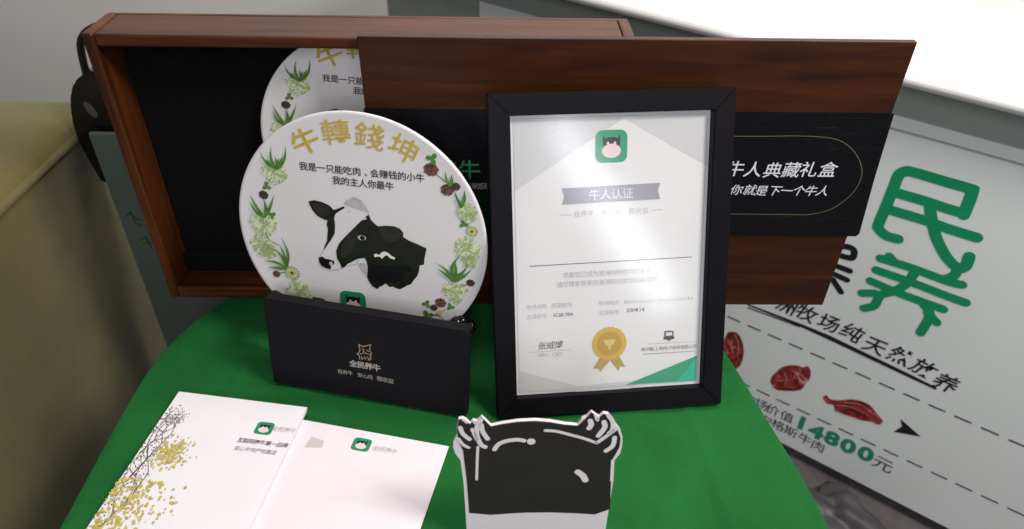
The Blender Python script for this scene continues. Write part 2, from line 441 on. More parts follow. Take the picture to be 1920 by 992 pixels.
def dashes(name, p, q, ext, m=M_posterink):
    P0, P1 = Vector(p), Vector(q); d = (P1 - P0); L = d.length; d.normalize(); s = -0.3; out = []
    while s < L + ext:
        out += stroke([tuple(P0 + d * s), tuple(P0 + d * (s + 0.030))], 0.0034); s += 0.046
    return flat(name, out, m, poster, -0.0005)
dashes('dashed_line', c(10, 170), c(1095, 645), 0.25)
dashes('dashed_line', c(60, 503), c(1095, 990), 0.2)
pchars('lettering', [('市', 75, 575), ('场', 133, 602), ('价', 190, 630), ('值', 263, 665)], 0.032, M_posterink, 0.0)
pchars('lettering', [('的', 90, 655), ('安', 152, 682), ('格', 218, 708), ('斯', 283, 742), ('牛', 356, 780), ('肉', 424, 817)], 0.032, M_posterink, 0.0)
pchars('price_lettering', [('1', 340, 697), ('4', 415, 742), ('8', 496, 777), ('0', 580, 817), ('0', 671, 857)], 0.053, M_posterteal, 0.045, 0.0, 0.0, 1.12)
pchars('lettering', [('元', 760, 910)], 0.042, M_posterink, 0.0)
flat('arrow', [[c(850, 675), c(955, 768), c(815, 742), c(858, 715)]], M_posterink, poster, -0.0005)
def meat(outline, streaks, darks):
    o = smooth_pts([c(*p) for p in outline] + [c(*outline[0])], 4)[:-1]
    cx = sum(p[0] for p in o) / len(o); cz = sum(p[1] for p in o) / len(o)
    g = flat('meat_picture', [[(cx + (p[0] - cx) * 1.03, cz + (p[1] - cz) * 1.03) for p in o]], M_fat, poster, -0.0004)
    flat('meat', [o], M_meat, g, -0.0007)
    flat_layers('dark_meat', [[c(*p) for p in d] for d in darks], M_meatd, g, -0.0009)
    pl = []
    for s in streaks: pl += stroke(smooth_pts([c(*p) for p in s], 3), 0.0028, 0.0008)
    flat_layers('fat_streak', pl, M_fat, g, -0.0012)
meat([(180, 480), (190, 455), (215, 430), (240, 410), (280, 400), (320, 402), (345, 410), (370, 405), (385, 435), (378, 470), (360, 490), (340, 520), (300, 530), (250, 528), (215, 525), (190, 505)],
     [[(250, 440), (265, 470), (255, 500), (275, 515)], [(290, 420), (310, 440), (345, 450), (350, 480)], [(310, 440), (300, 470)], [(205, 470), (235, 480), (260, 470)], [(330, 415), (335, 435)]],
     [[(190, 510), (250, 520), (330, 515), (345, 500), (335, 525), (250, 530)], [(300, 470), (330, 480), (310, 500)]])
meat([(452, 565), (470, 555), (490, 575), (540, 580), (590, 575), (640, 582), (690, 605), (720, 640), (735, 660), (755, 685), (735, 705), (700, 690), (640, 680), (590, 660), (545, 645), (515, 630), (505, 605), (470, 595)],
     [[(520, 605), (580, 610), (650, 635), (720, 680)], [(560, 590), (640, 600), (700, 640)], [(510, 630), (570, 655), (640, 676)], [(460, 570), (490, 595)], [(690, 680), (735, 695)], [(715, 640), (745, 690)]],
     [[(560, 620), (620, 630), (680, 665), (640, 660)], [(540, 590), (600, 588), (650, 605), (590, 600)]])
meat([(-40, 230), (-5, 228), (20, 250), (38, 300), (38, 350), (20, 400), (-20, 420), (-60, 380), (-70, 300)],
     [[(-5, 240), (15, 290), (10, 340), (20, 380)], [(-40, 260), (-20, 320)]], [[(10, 340), (30, 350), (18, 395)]])

# crumpled bag on the floor beside the counter
bm = bmesh.new(); bmesh.ops.create_icosphere(bm, subdivisions=4, radius=1.0)
for v in bm.verts:
    k = 1 + 0.22 * math.sin(5 * v.co.x + 3 * v.co.y) + 0.15 * math.sin(9 * v.co.y - 4 * v.co.z) + 0.12 * math.sin(13 * v.co.x * v.co.z + 2)
    v.co = Vector((v.co.x * 0.10 * k, v.co.y * 0.06 * k, max(-0.03, v.co.z * 0.035 * k)))
bag = from_bm('crumpled_bag', bm, M_bag, None, True)
bag.location = (0.70, 0.90, FLOOR + 0.031); bag.rotation_euler = (0, 0, -0.62)
tag(bag, 'crumpled grey plastic bag lying on the dark floor below the poster', 'bag')

# ------------------------------------------------------------------ grey board and olive armchair on the left
bd = thing('grey_board', 'narrow grey green board standing behind the wooden box at the left', 'board', Matrix.Translation((-0.585, 0.90, FLOOR)))
box('panel', 0, 0.30, 0, 0.008, 0.0, 0.90, M_board, bd, 0.001)
flat('ink_mark', [q for l in ([(0.012, 0.765), (0.02, 0.772), (0.025, 0.76), (0.034, 0.758)], [(0.02, 0.775), (0.022, 0.752), (0.03, 0.748)], [(0.018, 0.720), (0.03, 0.728), (0.033, 0.705)], [(0.022, 0.715), (0.037, 0.718)]) for q in stroke(l, 0.0012)], M_ink, bd, -0.0006)
hb = thing('handbag', 'small black handbag behind the upper left corner of the wooden box', 'handbag', Matrix.Translation((-0.53, 0.935, 0.06)))
prism('body', smooth_pts([(-0.075, 0.0), (0.075, 0.0), (0.085, 0.09), (0.05, 0.17), (-0.05, 0.165), (-0.085, 0.09), (-0.075, 0.0)], 5)[:-1], -0.018, 0.02, M_lacquer, hb, 0.004)
tube('handle', smooth_pts([(-0.05, 0.0, 0.16), (-0.04, 0, 0.21), (0, 0, 0.23), (0.04, 0, 0.21), (0.05, 0.0, 0.16)], 5), 0.005, M_lacquer, hb)
flat('clasp', [disc((-0.05, 0.118), 0.006, 0.013, 14, 0.4)], M_bag, hb, -0.0185)

chair = thing('armchair', 'olive fabric armchair with creased upholstery to the left of the green table', 'armchair', Matrix.Translation((-0.62, 0.6, FLOOR)))
def padded(name, x0, x1, y0, y1, z0, z1, amp, seed):
    bm = bmesh.new(); bmesh.ops.create_cube(bm, size=1)
    for v in bm.verts:
        v.co = Vector(((x0 + x1) / 2 + v.co.x * (x1 - x0), (y0 + y1) / 2 + v.co.y * (y1 - y0), (z0 + z1) / 2 + v.co.z * (z1 - z0)))
    bmesh.ops.bevel(bm, geom=list(bm.edges), offset=0.035, segments=4, affect='EDGES', profile=0.6)
    bmesh.ops.triangulate(bm, faces=bm.faces)
    for _ in range(3): bmesh.ops.subdivide_edges(bm, edges=[e for e in bm.edges if e.calc_length() > 0.045], cuts=1, use_grid_fill=True)
    bm.normal_update()
    for v in bm.verts:
        p = v.co
        d = amp * (0.5 * math.sin(7 * p.y + 4 * p.z + seed) + 0.35 * math.sin(15 * p.z - 9 * p.y + 2 * seed) + 0.25 * math.sin(31 * p.y + 12 * p.z))
        s = (p.z - 0.42 - 0.45 * (p.y + 0.1)) / 0.03
        d -= amp * 1.6 * math.exp(-s * s) * (1 if p.y < 0.15 else 0)
        v.co = v.co + v.normal * d
    return from_bm(name, bm, M_olive, chair, True)
padded('arm', -0.20, 0.0, -0.55, 0.42, 0.08, 0.90, 0.006, 1.0)
padded('seat', -0.75, -0.205, -0.50, 0.24, 0.10, 0.46, 0.006, 2.0)
padded('backrest', -0.75, -0.205, 0.25, 0.42, 0.10, 0.92, 0.006, 3.0)
tube('piping', smooth_pts([(0.002, -0.545, 0.15), (0.003, -0.54, 0.84), (0.0, -0.50, 0.878), (0.0, 0.38, 0.878), (0.003, 0.405, 0.85), (0.002, 0.41, 0.15)], 6), 0.005, M_olive, chair)
for lx in (-0.70, -0.06):
    for ly in (-0.5, 0.36): box('leg', lx - 0.02, lx + 0.02, ly - 0.02, ly + 0.02, 0.0, 0.09, M_lacquer, chair, 0.003)

# ------------------------------------------------------------------ table and cloth
outline = [(-0.415, 0.15), (-0.424, 0.30), (-0.427, 0.45), (-0.428, 0.56), (-0.424, 0.62), (-0.412, 0.67), (-0.392, 0.712), (-0.36, 0.76), (-0.31, 0.80), (-0.24, 0.83), (-0.10, 0.845), (0.04, 0.84), (0.15, 0.82), (0.215, 0.775), (0.25, 0.71), (0.272, 0.63), (0.287, 0.56), (0.302, 0.49), (0.313, 0.42), (0.318, 0.30), (0.30, 0.18), (0.24, 0.12), (-0.05, 0.105), (-0.34, 0.115)]
ol = smooth_pts(outline + [outline[0]], 14)[:-1]
# keep the feet of the box and its cover on the table top
cen = Vector((-0.06, 0.47))
table = thing('table', 'low display table hidden under the green cloth', 'table', Matrix.Translation((cen.x, cen.y, FLOOR)))
tt = [(p[0] * 1 - cen.x, p[1] - cen.y) for p in ol]
bm = bmesh.new()
f = bm.faces.new([bm.verts.new((x * 0.975, y * 0.975, 0.7395)) for x, y in tt])
r = bmesh.ops.extrude_face_region(bm, geom=[f])
for v in r['geom']:
    if isinstance(v, bmesh.types.BMVert): v.co.z = 0.719
bmesh.ops.recalc_face_normals(bm, faces=bm.faces)
from_bm('table_top', bm, mat('table_board', srgb(150, 120, 90), 0.6), table)
for lx in (-0.28, 0.26):
    for ly in (-0.28, 0.28): box('leg', lx - 0.02, lx + 0.02, ly - 0.02, ly + 0.02, 0.0, 0.7185, M_lacquer, table, 0.003)

n = len(ol); vs, fs = [], []
rings = 70
rs = random.Random(3)
def wr(x, y):
    z = 0.0005 * (math.sin(23 * x + 9 * y) + math.sin(11 * x - 31 * y + 1.0) + 0.6 * math.sin(47 * x + 38 * y))
    g = lambda d, w: math.exp(-(d / w) ** 2)
    z += 0.0024 * g(x + 0.325 + 0.02 * math.sin(6 * y), 0.006) + 0.0024 * g(x - 0.215 - 0.015 * math.sin(7 * y), 0.006)     # ironed fold lines
    z += 0.0024 * g(y - 0.60 - 0.02 * math.sin(5 * x), 0.006)
    r_ = max(0.0, (x - 0.12) / 0.18)
    z += 0.0030 * min(1, r_) * math.sin(60 * (y + 0.5 * x) + 3 * math.sin(9 * x)) * math.exp(-((y - 0.5) / 0.12) ** 2)      # pull wrinkles at the right side
    l_ = max(0.0, (-0.30 - x) / 0.12)
    z += 0.0026 * min(1, l_) * math.sin(48 * (y - 0.7 * x))
    return min(-0.0004, z - 0.0034)
for k in range(rings + 1):
    t = k / rings
    for i in range(n):
        x = cen.x + (ol[i][0] - cen.x) * t * 0.985; y = cen.y + (ol[i][1] - cen.y) * t * 0.985
        vs.append((x, y, wr(x, y) * min(1, t * 3)))
steps = [(1.0, -0.004), (1.01, -0.012), (1.018, -0.03), (1.025, -0.07), (1.03, -0.13), (1.035, -0.2), (1.04, -0.28), (1.045, -0.37), (1.05, -0.46), (1.055, -0.55)]
for j, (sc, z) in enumerate(steps):
    for i in range(n):
        w = min(1, max(0, (-z - 0.03) / 0.3))
        th = 2 * math.pi * i / n
        fold = w * (0.030 * math.sin(9 * th + 0.6) + 0.016 * math.sin(17 * th + 2) + 0.012 * math.sin(5 * th))
        d = Vector((ol[i][0] - cen.x, ol[i][1] - cen.y)); L = d.length; d.normalize()
        e = Vector(ol[i]) + d * ((sc - 1) * 0.4 + fold)
        vs.append((e.x, e.y, z))
tot = rings + 1 + len(steps)
for k in range(tot - 1):
    for i in range(n): fs.append([k * n + i, k * n + (i + 1) % n, (k + 1) * n + (i + 1) % n, (k + 1) * n + i])
cl = from_py('tablecloth', vs, fs, M_cloth, None, True)
bm = bmesh.new(); bm.from_mesh(cl.data); bmesh.ops.remove_doubles(bm, verts=bm.verts, dist=1e-6); bmesh.ops.recalc_face_normals(bm, faces=bm.faces)
bm.to_mesh(cl.data); bm.free()
for p in cl.data.polygons: p.use_smooth = True
tag(cl, 'plain green cloth draped over the display table', 'tablecloth')

# ------------------------------------------------------------------ wooden gift box (tray) with rear plate, and its cover
BY = math.radians(1.49)
bu, bv = axes(BY, 0.0)
LID = Plane(Vector((0, 0.735, 0.0)), bu, bv)
TR = Plane(Vector((0, 0.735, 0.0)) - LID.n * 0.0105, bu, bv)
tray = thing('wooden_box', 'open dark wooden gift box lined in black standing upright on the green cloth', 'box', TR.matrix())
TX0, TX1, TH, TD, TW = -0.447, 0.125, 0.353, 0.062, 0.012
box('side_plank', TX0, TX0 + TW, 0, TD, 0.0005, TH, M_rimv, tray, 0.002)
box('side_plank', TX1 - TW, TX1, 0, TD, 0.0005, TH, M_rimv, tray, 0.002)
box('bottom_plank', TX0 + TW + 0.0003, TX1 - TW - 0.0003, 0.0, TD, 0.0005, 0.015, M_rim, tray, 0.002)
box('bottom_lip', TX0 + TW + 0.0003, TX1 - TW - 0.0003, -0.0025, 0.006, 0.003, 0.0195, M_rim, tray, 0.002)
box('top_plank', TX0 + TW + 0.0003, TX1 - TW - 0.0003, 0.001, TD, TH - 0.014, TH - 0.001, M_rim, tray, 0.002)
box('back_panel', TX0 + 0.001, TX1 - 0.001, TD + 0.0003, TD + 0.006, 0.0005, TH - 0.001, M_rim, tray, 0.001)
box('lining', TX0 + TW + 0.0004, TX1 - TW - 0.0004, 0.048, TD - 0.0005, 0.0155, TH - 0.0145, M_lining, tray, 0.002)
box('lining_ledge', TX0 + TW + 0.0004, TX1 - TW - 0.0004, 0.036, 0.0475, 0.0155, 0.045, M_lining, tray, 0.004)

lid = thing('box_cover', 'dark wooden box cover with glossy black lettered band leaning upright behind the framed certificate', 'cover', LID.matrix())
LX0, LX1, LH, B0, B1 = -0.1628, 0.4141, 0.358, 0.1147, 0.2786
box('panel', LX0, LX1, 0.0, 0.008, 0.0005, LH, M_wood, lid, 0.0012)
be = LID.uv(1607, 446)
prism('band', [(LX0 - 0.001, B0), (be[0] - 0.003, B0 - 0.001), (be[0], B0 + 0.003), (LX1 + 0.006, (B0 + B1) / 2), (LX1 + 0.0015, B1), (LX0 - 0.001, B1)], -0.0016, -0.0001, M_band, lid)
d8 = lambda x, y: LID.uv(1340 + x / 2.68, 230 + y / 2.68, -0.0016)
cap = [d8(90, 68), d8(400, 66), d8(560, 74), d8(640, 95), d8(700, 145), d8(735, 210), d8(736, 275), d8(700, 345), d8(640, 400), d8(570, 440), d8(480, 460), d8(380, 462), d8(90, 458)]
lz1, lz0 = cap[0][1], cap[-1][1]
capl = smooth_pts([(-0.02, lz1)] + cap + [(-0.02, lz0)], 4)
flat('gold_outline', stroke(capl, 0.0008), M_goldline, lid, -0.0019)
lettering('title_lettering', [(ch, *d8(x, y), 0.0215, 0.0) for ch, x, y in [('牛', 105, 232), ('人', 195, 236), ('典', 292, 240), ('藏', 386, 238), ('礼', 474, 236), ('盒', 570, 237)]], M_white, lid, -0.0019, 0.006, 0.08)
lettering('slogan_lettering', [(ch, *d8(x, y), 0.0152, 0.0) for ch, x, y in [('你', 110, 338), ('就', 178, 338), ('是', 236, 342), ('下', 302, 342), ('一', 362, 342), ('个', 424, 342), ('牛', 484, 343), ('人', 545, 343)]], M_white, lid, -0.0019, 0.004, 0.2, 0.06)
lettering('brand_lettering', [(ch, *LID.uv(x, 319, -0.0016), 0.027, 0.0) for ch, x in [('全', 752), ('民', 795), ('养', 837), ('牛', 880)]], M_band_green, lid, -0.0019, 0.012)
lettering('small_lettering', [(ch, *LID.uv(x, 349, -0.0016), 0.0095, 0.0) for ch, x in [('牧', 870), ('场', 885), ('收', 895), ('获', 907)]], M_greyp, lid, -0.0019)
# creases in the film of the band
rc = random.Random(11); cr = []
for i in range(26):
    x = rc.choice([rc.uniform(0.30, 0.41), rc.uniform(0.30, 0.41), rc.uniform(-0.05, 0.30)]); z = rc.choice([rc.uniform(B0 + 0.004, B0 + 0.045), rc.uniform(B1 - 0.045, B1 - 0.004)])
    L = rc.uniform(0.01, 0.05)
    if x + L > LX1: L = LX1 - x
    if L > 0.004: cr.append([(x, -0.00175, z), (x + L * 0.5, -0.0018, z + rc.uniform(-0.001, 0.001)), (x + L, -0.00175, z + rc.uniform(-0.0015, 0.0015))])
V, Fc = [], []
for q in cr:
    k = len(V); w = rc.uniform(0.0003, 0.0007)
    V += [(p[0], -0.00161, p[2] - w) for p in q] + [p for p in q] + [(p[0], -0.00165, p[2] + w) for p in q]
    for i in range(2):
        Fc += [[k + i, k + i + 1, k + 4 + i, k + 3 + i], [k + 3 + i, k + 4 + i, k + 7 + i, k + 6 + i]]
o = from_py('film_crease', V, Fc, M_band, lid); o['kind'] = 'stuff'

# ------------------------------------------------------------------ plates
PR = 0.14
pu, pv = axes(-0.17, 0.162, math.radians(0.5))
PL = Plane((-0.164, 0.645, 0.167), pu, pv)
def rounded_square(cx, cz, s, r=0.22, n=6, rot=0.0):
    o = []
    for qx, qz, a0 in ((1, 1, 0), (-1, 1, 90), (-1, -1, 180), (1, -1, 270)):
        for i in range(n + 1):
            t = math.radians(a0 + 90 * i / n)
            o.append((s * (qx * (0.5 - r) + r * math.cos(t)), s * (qz * (0.5 - r) + r * math.sin(t))))
    return [(cx + x * math.cos(rot) - z * math.sin(rot), cz + x * math.sin(rot) + z * math.cos(rot)) for x, z in o]
def emblem(parent, cx, cz, s, y, rot=0.0, sx=1.0, m=None):
    """green rounded square with a black and white cow head"""
    def T(p): 
        x, z = p[0] * s * sx, p[1] * s
        return (cx + x * math.cos(rot) - z * math.sin(rot), cz + x * math.sin(rot) + z * math.cos(rot))
    e = flat('emblem', [[T(p) for p in rounded_square(0, 0, 1.0)]], m or M_green, parent, y)
    head = [(-0.27, 0.36), (-0.20, 0.24), (-0.08, 0.28), (0.08, 0.28), (0.20, 0.24), (0.27, 0.36), (0.27, 0.12), (0.25, -0.05), (0.0, -0.1), (-0.25, -0.05), (-0.27, 0.12)]
    flat('cow_head', [[T(p) for p in head]], M_cow3, e, y - 0.0001)
    flat('muzzle', [[T(p) for p in disc((0, -0.14), 0.30, 0.22, 18)]], M_pink, e, y - 0.0002)
    flat_layers('eye', [[T(p) for p in disc((-0.11, 0.10), 0.045, n=8)], [T(p) for p in disc((0.11, 0.10), 0.045, n=8)]], M_pink, e, y - 0.0002)
    return e

def plate_things(plate):
    """all prints of the plate, in the plate's own coordinates"""
    Y = -0.0006
    lathe('dish', [(0.0001, 0.0), (0.116, 0.0), (0.130, 0.0001), (0.1365, -0.0008), (0.1392, -0.0008), (0.1400, 0.0006), (0.1395, 0.0022), (0.132, 0.0050), (0.10, 0.0085), (0.09, 0.0110), (0.085, 0.0110), (0.083, 0.0090), (0.0001, 0.0090)], M_cer, plate, 128)
    z5 = lambda x, y: PL.uv(560 + x / 3.673, 350 + y / 3.673)
    z6 = lambda x, y: PL.uv(450 + x / 2.753, 220 + y / 2.756)
    z7 = lambda x, y: PL.uv(770 + x / 2.918, 280 + y / 2.918)
    z8 = lambda x, y: PL.uv(530 + x / 5.837, 210 + y / 5.837)
    px = 1 / 1500.0
    g = [('牛', 250, 322, 26), ('轉', 585, 225, 6), ('錢', 950, 268, -8), ('坤', 1320, 402, -26)]
    for ch, x, y, rot in g:
        p = z8(x, y)
        lettering('gold_lettering', [(ch, p[0], p[1], 0.0285, math.radians(rot))], M_gold, plate, Y, 0.014 if ch == '牛' else 0.005, 0.0, 0.0, 1.16)
    lettering('verse_lettering', line_items('我是一只能吃肉、会赚钱的小牛', z8(230, 592), z8(1507, 722), 0.0098), M_ink, plate, Y, 0.012)
    lettering('verse_lettering', line_items('我的主人你最牛', z8(592, 748), z8(1172, 812), 0.0098), M_ink, plate, Y, 0.012)
    # cow
    cow = flat('cow_portrait', [[z5(*p) for p in [(440, 228), (470, 225), (462, 205), (485, 193), (497, 225), (520, 250), (547, 272), (600, 268), (660, 272), (700, 290), (722, 318), (720, 345), (760, 370), (820, 395), (882, 425), (875, 460), (868, 490), (865, 535), (835, 540), (830, 580), (818, 615), (795, 640), (775, 670), (750, 678), (730, 690), (700, 705), (665, 695), (650, 685), (630, 690), (600, 665), (580, 680), (555, 690), (545, 705), (510, 685), (485, 650), (472, 620), (478, 560), (468, 510), (455, 490), (410, 495), (380, 510), (340, 530), (315, 555), (300, 560), (285, 525), (265, 490), (260, 440), (280, 390), (310, 355), (350, 315), (390, 275), (420, 245)]],
                                [z5(*p) for p in [(68, 100), (110, 92), (165, 106), (215, 130), (243, 160), (275, 148), (310, 135), (320, 145), (285, 165), (255, 185), (246, 215), (252, 265), (250, 320), (225, 365), (192, 412), (170, 442), (182, 405), (197, 370), (200, 325), (203, 290), (194, 262), (200, 232), (170, 222), (130, 200), (100, 165), (80, 130)]]], M_cow, plate, Y)
    flat('ear', [[z5(*p) for p in [(548, 278), (610, 271), (680, 283), (716, 320), (712, 345), (670, 372), (620, 382), (580, 350), (558, 312)]]], M_cow2, cow, Y - 0.0001)
    flat('ear', [[z5(*p) for p in [(90, 112), (150, 112), (205, 140), (225, 170), (200, 205), (150, 195), (110, 160)]]], M_cow2, cow, Y - 0.0001)
    flat('cheek', [[z5(*p) for p in [(300, 400), (340, 340), (390, 300), (420, 330), (380, 400), (370, 450), (310, 500), (290, 470)]]], M_cow2, cow, Y - 0.0001)
    flat('neck', [[z5(*p) for p in [(478, 545), (770, 540), (772, 582), (715, 590), (708, 650), (600, 655), (490, 650), (474, 618)]]], M_cow3, cow, Y - 0.0001)
    flat('throat', [[z5(*p) for p in [(412, 530), (440, 520), (466, 532), (474, 612), (450, 590)]]], M_cowgrey, cow, Y - 0.0001)
    flat('forelock', [[z5(*p) for p in [(315, 118), (330, 97), (360, 87), (385, 77), (410, 88), (440, 112), (470, 152), (480, 180), (455, 165), (430, 158), (405, 150), (370, 135), (340, 128)]]], M_cowgrey, cow, Y)
    for l, w in [([(318, 112), (335, 92), (362, 82), (372, 72), (382, 84), (392, 72), (404, 86), (425, 92), (450, 122), (472, 160), (488, 192)], 0.0011), ([(145, 480), (165, 455), (172, 440)], 0.0007), ([(150, 545), (225, 575), (270, 570), (310, 556)], 0.0009), ([(330, 545), (405, 530), (412, 500)], 0.0007), ([(340, 165), (350, 172), (362, 165)], 0.0008)]: flat('outline', stroke([z5(*p) for p in l], w), M_cowgrey, cow, Y)
    flat('nose', [[z5(*p) for p in [(140, 485), (165, 480), (185, 495), (215, 500), (245, 510), (248, 530), (225, 545), (222, 568), (190, 560), (155, 540), (142, 515)]]], M_cow3, cow, Y - 0.0001)
    flat('nostril', [disc(z5(225, 528), 0.0022, 0.0028, 10)], M_cowgrey, cow, Y - 0.0002)
    flat('eye', [disc(z5(437, 350), 0.0048, 0.0030, 14)], M_cowgrey, cow, Y - 0.0002)
    flat('pupil', [disc(z5(441, 351), 0.0028, 0.0027, 12)], M_cow3, cow, Y - 0.0003)
    flat('marking', [[z5(*p) for p in [(520, 465), (535, 458), (555, 470), (575, 448), (600, 445), (625, 460), (640, 475), (668, 488), (660, 500), (630, 490), (610, 470), (595, 475), (575, 495), (560, 480), (540, 480), (525, 485)]]], M_cowwhite, cow, Y - 0.0002)
    e = z5(378, 800); emblem(plate, e[0], e[1], 0.030, Y, 0.0)
    # flowers
    rf = random.Random(5)
    def blade(base, tip, w, bend):
        b0, t0 = Vector(base), Vector(tip); d = t0 - b0; nn = Vector((-d.y, d.x))
        pts = []
        for i in range(7):
            t = i / 6; c_ = b0 + d * t + nn * bend * math.sin(math.pi * t); ww = w * (0.35 + 0.9 * math.sin(math.pi * min(1, t * 0.85 + 0.12))) * (1 - 0.8 * t ** 3)
            pts.append((c_, ww))
        nd = nn.normalized()
        return [tuple(c_ + nd * w_ / 2) for c_, w_ in pts] + [tuple(c_ - nd * w_ / 2) for c_, w_ in reversed(pts)]
    def blades(conv, base, tips, w=0.0029, m=M_leaf):
        flat_layers('leaf_spray', [blade(conv(*base), conv(*t), w * rf.uniform(0.8, 1.2), rf.uniform(-0.16, 0.16)) for t in tips], m, plate, Y - 0.0009)
    def umbel(conv, c0, rad, sc):
        cc = conv(*c0); rr = rad / sc * px * 1.0
        polys, pale, mid = [], [], []
        pale.append([(cc[0] + rr * (0.85 + 0.16 * math.sin(5 * t + c0[0])) * math.cos(t), cc[1] + rr * 0.95 * (0.85 + 0.16 * math.sin(6 * t + c0[1])) * math.sin(t)) for t in [2 * math.pi * k / 28 for k in range(28)]])
        for i in range(84):
            t = rf.uniform(0, 2 * math.pi); q = rr * math.sqrt(rf.random())
            p = (cc[0] + q * math.cos(t), cc[1] + q * math.sin(t))
            (polys if i % 3 else mid).append(disc(p, rf.uniform(0.0006, 0.0014), n=6))
        st = []
        for i in range(9):
            t = rf.uniform(0, 2 * math.pi); st += stroke([cc, (cc[0] + rr * math.cos(t) * 0.85, cc[1] + rr * math.sin(t) * 0.85)], 0.0006)
        u = flat_layers('flower_umbel', pale, M_umbel3, plate, Y)
        flat_layers('floret', mid, M_umbel2, u, Y - 0.0003)
        flat_layers('floret', st + polys, M_umbel, u, Y - 0.0006)
    def clover(conv, c0, rad, sc, m=M_leaf):
        cc = conv(*c0); rr = rad / sc * px * 0.8; t0 = rf.uniform(0, 2)
        flat_layers('clover_leaf', [disc((cc[0] + rr * 0.55 * math.cos(t0 + k * 2.1), cc[1] + rr * 0.55 * math.sin(t0 + k * 2.1)), rr * 0.52, rr * 0.42, 10, t0 + k * 2.1) for k in range(3)], m, plate, Y)
    def bulb(conv, c0, rad, sc, m=M_bulb):
        cc = conv(*c0); rr = rad / sc * px * 0.95
        u = flat('clover_head', [[(cc[0] + rr * (1 + 0.10 * math.sin(7 * t + 1)) * math.cos(t), cc[1] + rr * 0.9 * (1 + 0.10 * math.sin(9 * t)) * math.sin(t)) for t in [2 * math.pi * i / 24 for i in range(24)]]], m, plate, Y)
        flat_layers('petal', [disc((cc[0] + rr * rf.uniform(-.65, .65), cc[1] + rr * rf.uniform(-.6, .6)), rr * 0.13, rr * 0.2, 6, rf.uniform(0, 3)) for i in range(12)], M_bulbd, u, Y - 0.0002)
    def daisy(conv, c0, rad, sc):
        cc = conv(*c0); rr = rad / sc * px * 0.95
        u = flat_layers('daisy', [disc((cc[0] + rr * 0.72 * math.cos(k * 0.39), cc[1] + rr * 0.66 * math.sin(k * 0.39)), rr * 0.22, rr * 0.10, 8, k * 0.39) for k in range(16)], M_umbel, plate, Y)
        flat('daisy_eye', [disc(cc, rr * 0.42, rr * 0.38, 14)], M_yel, u, Y - 0.0002)
        flat('daisy_centre', [disc(cc, rr * 0.2, rr * 0.18, 10)], M_leafd, u, Y - 0.0003)
    def stem(conv, pts): flat_layers('stem', stroke(smooth_pts([conv(*p) for p in pts], 4), 0.0009), M_leafd, plate, Y - 0.00005)
    S6, S7 = 2.753, 2.918
    umbel(z6, (180, 285), 58, S6); blades(z6, (195, 268), [(105, 175), (110, 205), (165, 150), (182, 200), (236, 145), (222, 200), (205, 210)], 0.0026)
    stem(z6, [(165, 310), (148, 335), (140, 355)]); clover(z6, (138, 356), 26, S6)
    bulb(z6, (123, 400), 24, S6, M_bulbd); blades(z6, (130, 518), [(55, 400), (55, 435), (178, 400), (122, 415)]); clover(z6, (166, 505), 26, S6)
    umbel(z6, (125, 550), 68, S6); umbel(z6, (118, 655), 60, S6); umbel(z6, (150, 690), 40, S6); stem(z6, [(135, 590), (150, 630), (200, 660)])
    blades(z6, (242, 780), [(215, 620), (178, 675), (130, 740), (150, 770), (205, 655)]); daisy(z6, (270, 803), 48, S6); bulb(z6, (190, 808), 20, S6, M_bulb); stem(z6, [(205, 803), (232, 800)])
    umbel(z6, (305, 893), 64, S6); blades(z6, (425, 985), [(378, 925)], 0.014, M_leafd); stem(z6, [(330, 930), (360, 955)])
    clover(z7, (118, 50), 34, S7); stem(z7, [(135, 130), (165, 155), (215, 195)]); bulb(z7, (112, 110), 36, S7); blades(z7, (218, 198), [(192, 118), (224, 135)], 0.003)
    bulb(z7, (200, 222), 32, S7); bulb(z7, (248, 203), 22, S7, M_bulbd); stem(z7, [(215, 195), (250, 250), (275, 310)]); blades(z7, (275, 318), [(295, 222), (238, 240)], 0.0034)
    umbel(z7, (312, 350), 50, S7); clover(z7, (290, 408), 28, S7); daisy(z7, (335, 448), 36, S7); umbel(z7, (315, 545), 66, S7); umbel(z7, (325, 610), 36, S7)
    blades(z7, (236, 722), [(140, 620), (150, 655), (270, 580), (242, 600), (335, 655), (312, 640), (295, 665)], 0.0030); umbel(z7, (245, 778), 64, S7); bulb(z7, (328, 730), 22, S7, M_bulbd); stem(z7, [(275, 755), (315, 735)])
    clover(z7, (88, 845), 28, S7); bulb(z7, (165, 838), 30, S7); bulb(z7, (128, 865), 20, S7, M_bulbd); clover(z7, (95, 905), 36, S7); clover(z7, (218, 860), 26, S7)
    stem(z7, [(25, 935), (60, 920), (90, 900)]); stem(z7, [(110, 905), (150, 905), (185, 930)]); blades(z7, (150, 900), [(195, 862), (165, 870)], 0.0034, M_yel)

plate1 = thing('decorated_plate', 'white plate with cow portrait and gold lettering propped behind the dark flat carton', 'plate', PL.matrix(), 'cow plates')
plate_things(plate1)
ru, rv = axes(0.02, 0.0222, -0.0812)
RP = Plane((-0.163, 0.7765, 0.2135), ru, rv)
def copy_tree(o, parent=None):
    c_ = o.copy(); COL.objects.link(c_)
    if parent is not None: c_.parent = parent
    for ch in list(o.children): copy_tree(ch, c_)
    return c_
plate2 = copy_tree(plate1); plate2.matrix_world = RP.matrix(); plate2.scale = (0.965, 0.965, 0.965)
plate2['label'] = 'second white plate with green flowers set in the black lining of the wooden box'

